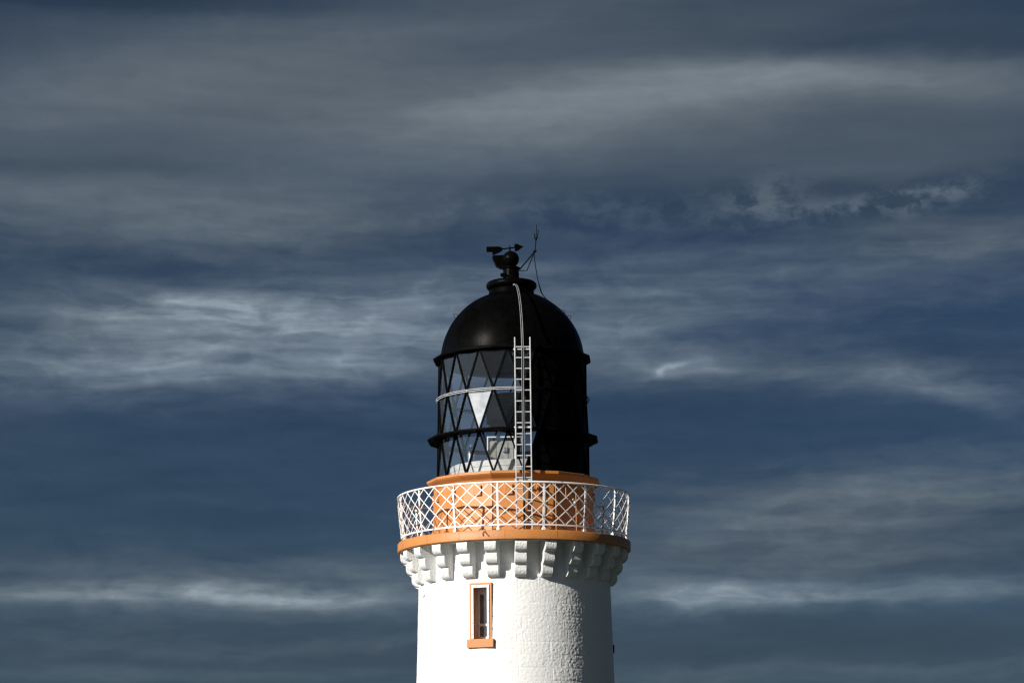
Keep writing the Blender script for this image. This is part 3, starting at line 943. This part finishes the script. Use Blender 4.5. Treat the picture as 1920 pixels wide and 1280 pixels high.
# ------------------------------------------------------------------ weather vane
vb = on_plane(955.8, 471, 0)
vane = thing('weather_vane', 'black arrow weather vane with a broad tail plate on top of the ventilator cowl', 'weather vane', vb)
def vl(x, y, Y=0): return on_plane(x, y, Y) - vb
bm = NEW(); tube(bm, [vl(956, 474), vl(955.6, 464), vl(955.5, 460.5)], [.022, .020, .012], 10); obj('spindle', bm, M['black'], vane, 40)
bm = NEW(); tube(bm, [vl(940, 467.2), vl(955.5, 465.2), vl(966, 464)], .016, 8); obj('arm', bm, M['black'], vane, 40)
bm = NEW()
prism(bm, [vl(x, y) - Vector((0, .01, 0)) for x, y in ((912, 462.6), (936, 462.2), (940.5, 463.8), (943, 467), (941, 471), (937, 473.2), (925.5, 478.3), (923.2, 478.3), (923.2, 472.8), (912, 472.6))], Vector((0, .02, 0)))
obj('tail_plate', bm, M['black'], vane)
bm = NEW()
prism(bm, [vl(x, y) - Vector((0, .01, 0)) for x, y in ((964.2, 458.4), (969, 456.8), (973.5, 459.2), (981.8, 462.4), (976, 466.5), (971.5, 470.2), (965.6, 471.6))], Vector((0, .02, 0)))
obj('arrow_head', bm, M['black'], vane)

# ------------------------------------------------------------------ lightning rod
rb = on_plane(974, 506, 0)
lrod = thing('lightning_rod', 'thin three pronged lightning rod on bent stays beside the black cowl with cable', 'lightning rod', rb)
def rl(x, y, Y=0): return on_plane(x, y, Y) - rb
bm = NEW()
tube(bm, [rl(1003.2, 470), rl(1004.8, 450), rl(1006.3, 421.5)], [.012, .011, .007], 8)
for pts in (((1005, 449.5), (1003.2, 447.5), (1001.3, 437)), ((1005, 449.5), (1007, 447), (1009.6, 430.2))):
    tube(bm, [rl(x, y) for x, y in pts], [.015, .014, .008], 8)
tube(bm, [rl(1005, 451), rl(1005.1, 446.5)], .020, 8)
obj('rod', bm, M['rod'], lrod, 40)
bm = NEW()
tube(bm, [rl(974, 505.5), rl(1002.8, 471.5)], .016, 8)
tube(bm, [rl(971, 507.4), rl(988, 507.2), rl(1001.8, 473)], .011, 8)
obj('stay', bm, M['rod'], lrod, 40)
bm = NEW()
tube(bm, [rl(1001, 473.5), rl(1004.8, 468.8)], .030, 8); tube(bm, [rl(999.8, 470.5), rl(1005, 472)], .015, 8)
obj('clamp', bm, M['rod'], lrod, 40)
bm = NEW()
cab = [(1001.6, 474), (1002, 484), (1003.3, 494), (1006, 511), (1008.3, 524), (1011.5, 536), (1014.3, 546), (1017.5, 552.5), (1021.5, 557.5), (1026, 562)]
tube(bm, [rl(x, y) for x, y in cab], [.009, .009, .009, .010, .010, .012, .016, .012, .010, .010], 8)
obj('cable', bm, M['rod'], lrod, 40)

# ------------------------------------------------------------------ inside the lantern
def yc(y): return Vector((0, y, 0))
cl = on_plane(913, 818, -.55); cr_ = on_plane(966, 818, -.55)
cabn = thing('equipment_cabinet', 'pale grey equipment cabinet in a white frame on the white plinth behind the glass', 'cabinet', (( cl.x + cr_.x) / 2, -.35, Z_PED))
wd = (cr_.x - cl.x) / 2; hg = cl.z - Z_PED
bm = NEW(); box_frame(bm, Vector(), Vector((1, 0, 0)), Vector((0, 1, 0)), zW, (-wd + .03, -.17, 0), (wd - .03, .2, hg - .10)); obj('body', bm, M['cabinet'], cabn, None, .006)
for x0, x1 in ((-wd + .045, -.12), (-.10, .15), (.17, wd - .045)):
    bm = NEW(); box_frame(bm, Vector(), Vector((1, 0, 0)), Vector((0, 1, 0)), zW, (x0, -.185, .03), (x1, -.171, hg - .125)); obj('door_panel', bm, M['cabinet'], cabn, None, .004)
bm = NEW()
for x0 in (-wd, wd - .026):
    box_frame(bm, Vector(), Vector((1, 0, 0)), Vector((0, 1, 0)), zW, (x0, -.215, 0), (x0 + .026, -.187, hg))
box_frame(bm, Vector(), Vector((1, 0, 0)), Vector((0, 1, 0)), zW, (-wd + .026, -.214, hg - .027), (wd + .16, -.188, hg - .001))
box_frame(bm, Vector(), Vector((1, 0, 0)), Vector((0, 1, 0)), zW, (wd + .13, -.213, hg - .16), (wd + .158, -.189, hg - .028))
obj('frame', bm, M['white_metal'], cabn)
bm = NEW()
sx = on_plane(946.7, 842, -.55).x - cabn.location.x; sz = on_plane(946.7, 842, -.55).z - Z_PED
box_frame(bm, Vector((sx, 0, sz)), Vector((1, 0, 0)), Vector((0, 1, 0)), zW, (-.055, -.235, -.06), (.055, -.186, .06))
sb = obj('switch_box', bm, mat_simple('grey_switch_paint', (.30, .34, .37), .4, 0, .2, 9), cabn, None, .006)
bm = NEW()
for dz in (-.025, .025):
    tube(bm, [Vector((sx, -.235, sz + dz)), Vector((sx, -.255, sz + dz))], .016, 10)
obj('knob', bm, M['switch'], sb, 40)
c = on_plane(883, 850, -.62)
can = thing('steel_canister', 'shiny upright steel canister left of the cabinet behind the glass', 'canister', (c.x, -.62, Z_PED))
bm = NEW()
hc = on_plane(883, 838, -.62).z - Z_PED
lathe(bm, [(0, 0), (.075, 0), (.078, .03), (.078, hc - .07), (.06, hc - .02), (.03, hc), (0, hc)], 28)
obj('body', bm, M['steel'], can, 40)
bm = NEW(); tube(bm, [Vector((0, 0, hc - .01)), Vector((0, 0, hc + .05))], .018, 10); obj('cap', bm, M['steel'], can, 40)
lens = thing('lens_housing', 'large dark shrouded lens housing with ribs at the middle of the lantern', 'lens housing', (0, 0, Z_PED))
z0 = H(806) - Z_PED; z1 = H(744) - Z_PED
bm = NEW()
rl_ = RAD(50, 775)
pr_l = [(0, z0), (rl_ * .62, z0), (rl_ * .93, z0 + .14)]
for k in range(7):
    za = z0 + .16 + k * (z1 - z0 - .22) / 7
    pr_l += [(rl_, za), (rl_, za + .07), (rl_ - .018, za + .075), (rl_ - .018, za + .085)]
pr_l += [(rl_, z1), (0, z1 + .02)]
lathe(bm, pr_l, 14, 4)
obj('shroud', bm, M['dark'], lens)
bm = NEW(); lathe(bm, [(.16, 0), (.16, z0 + .01)], 20); lathe(bm, [(.26, 0), (.26, .05), (.16, .06)], 20); obj('pedestal', bm, M['dark'], lens, 40)
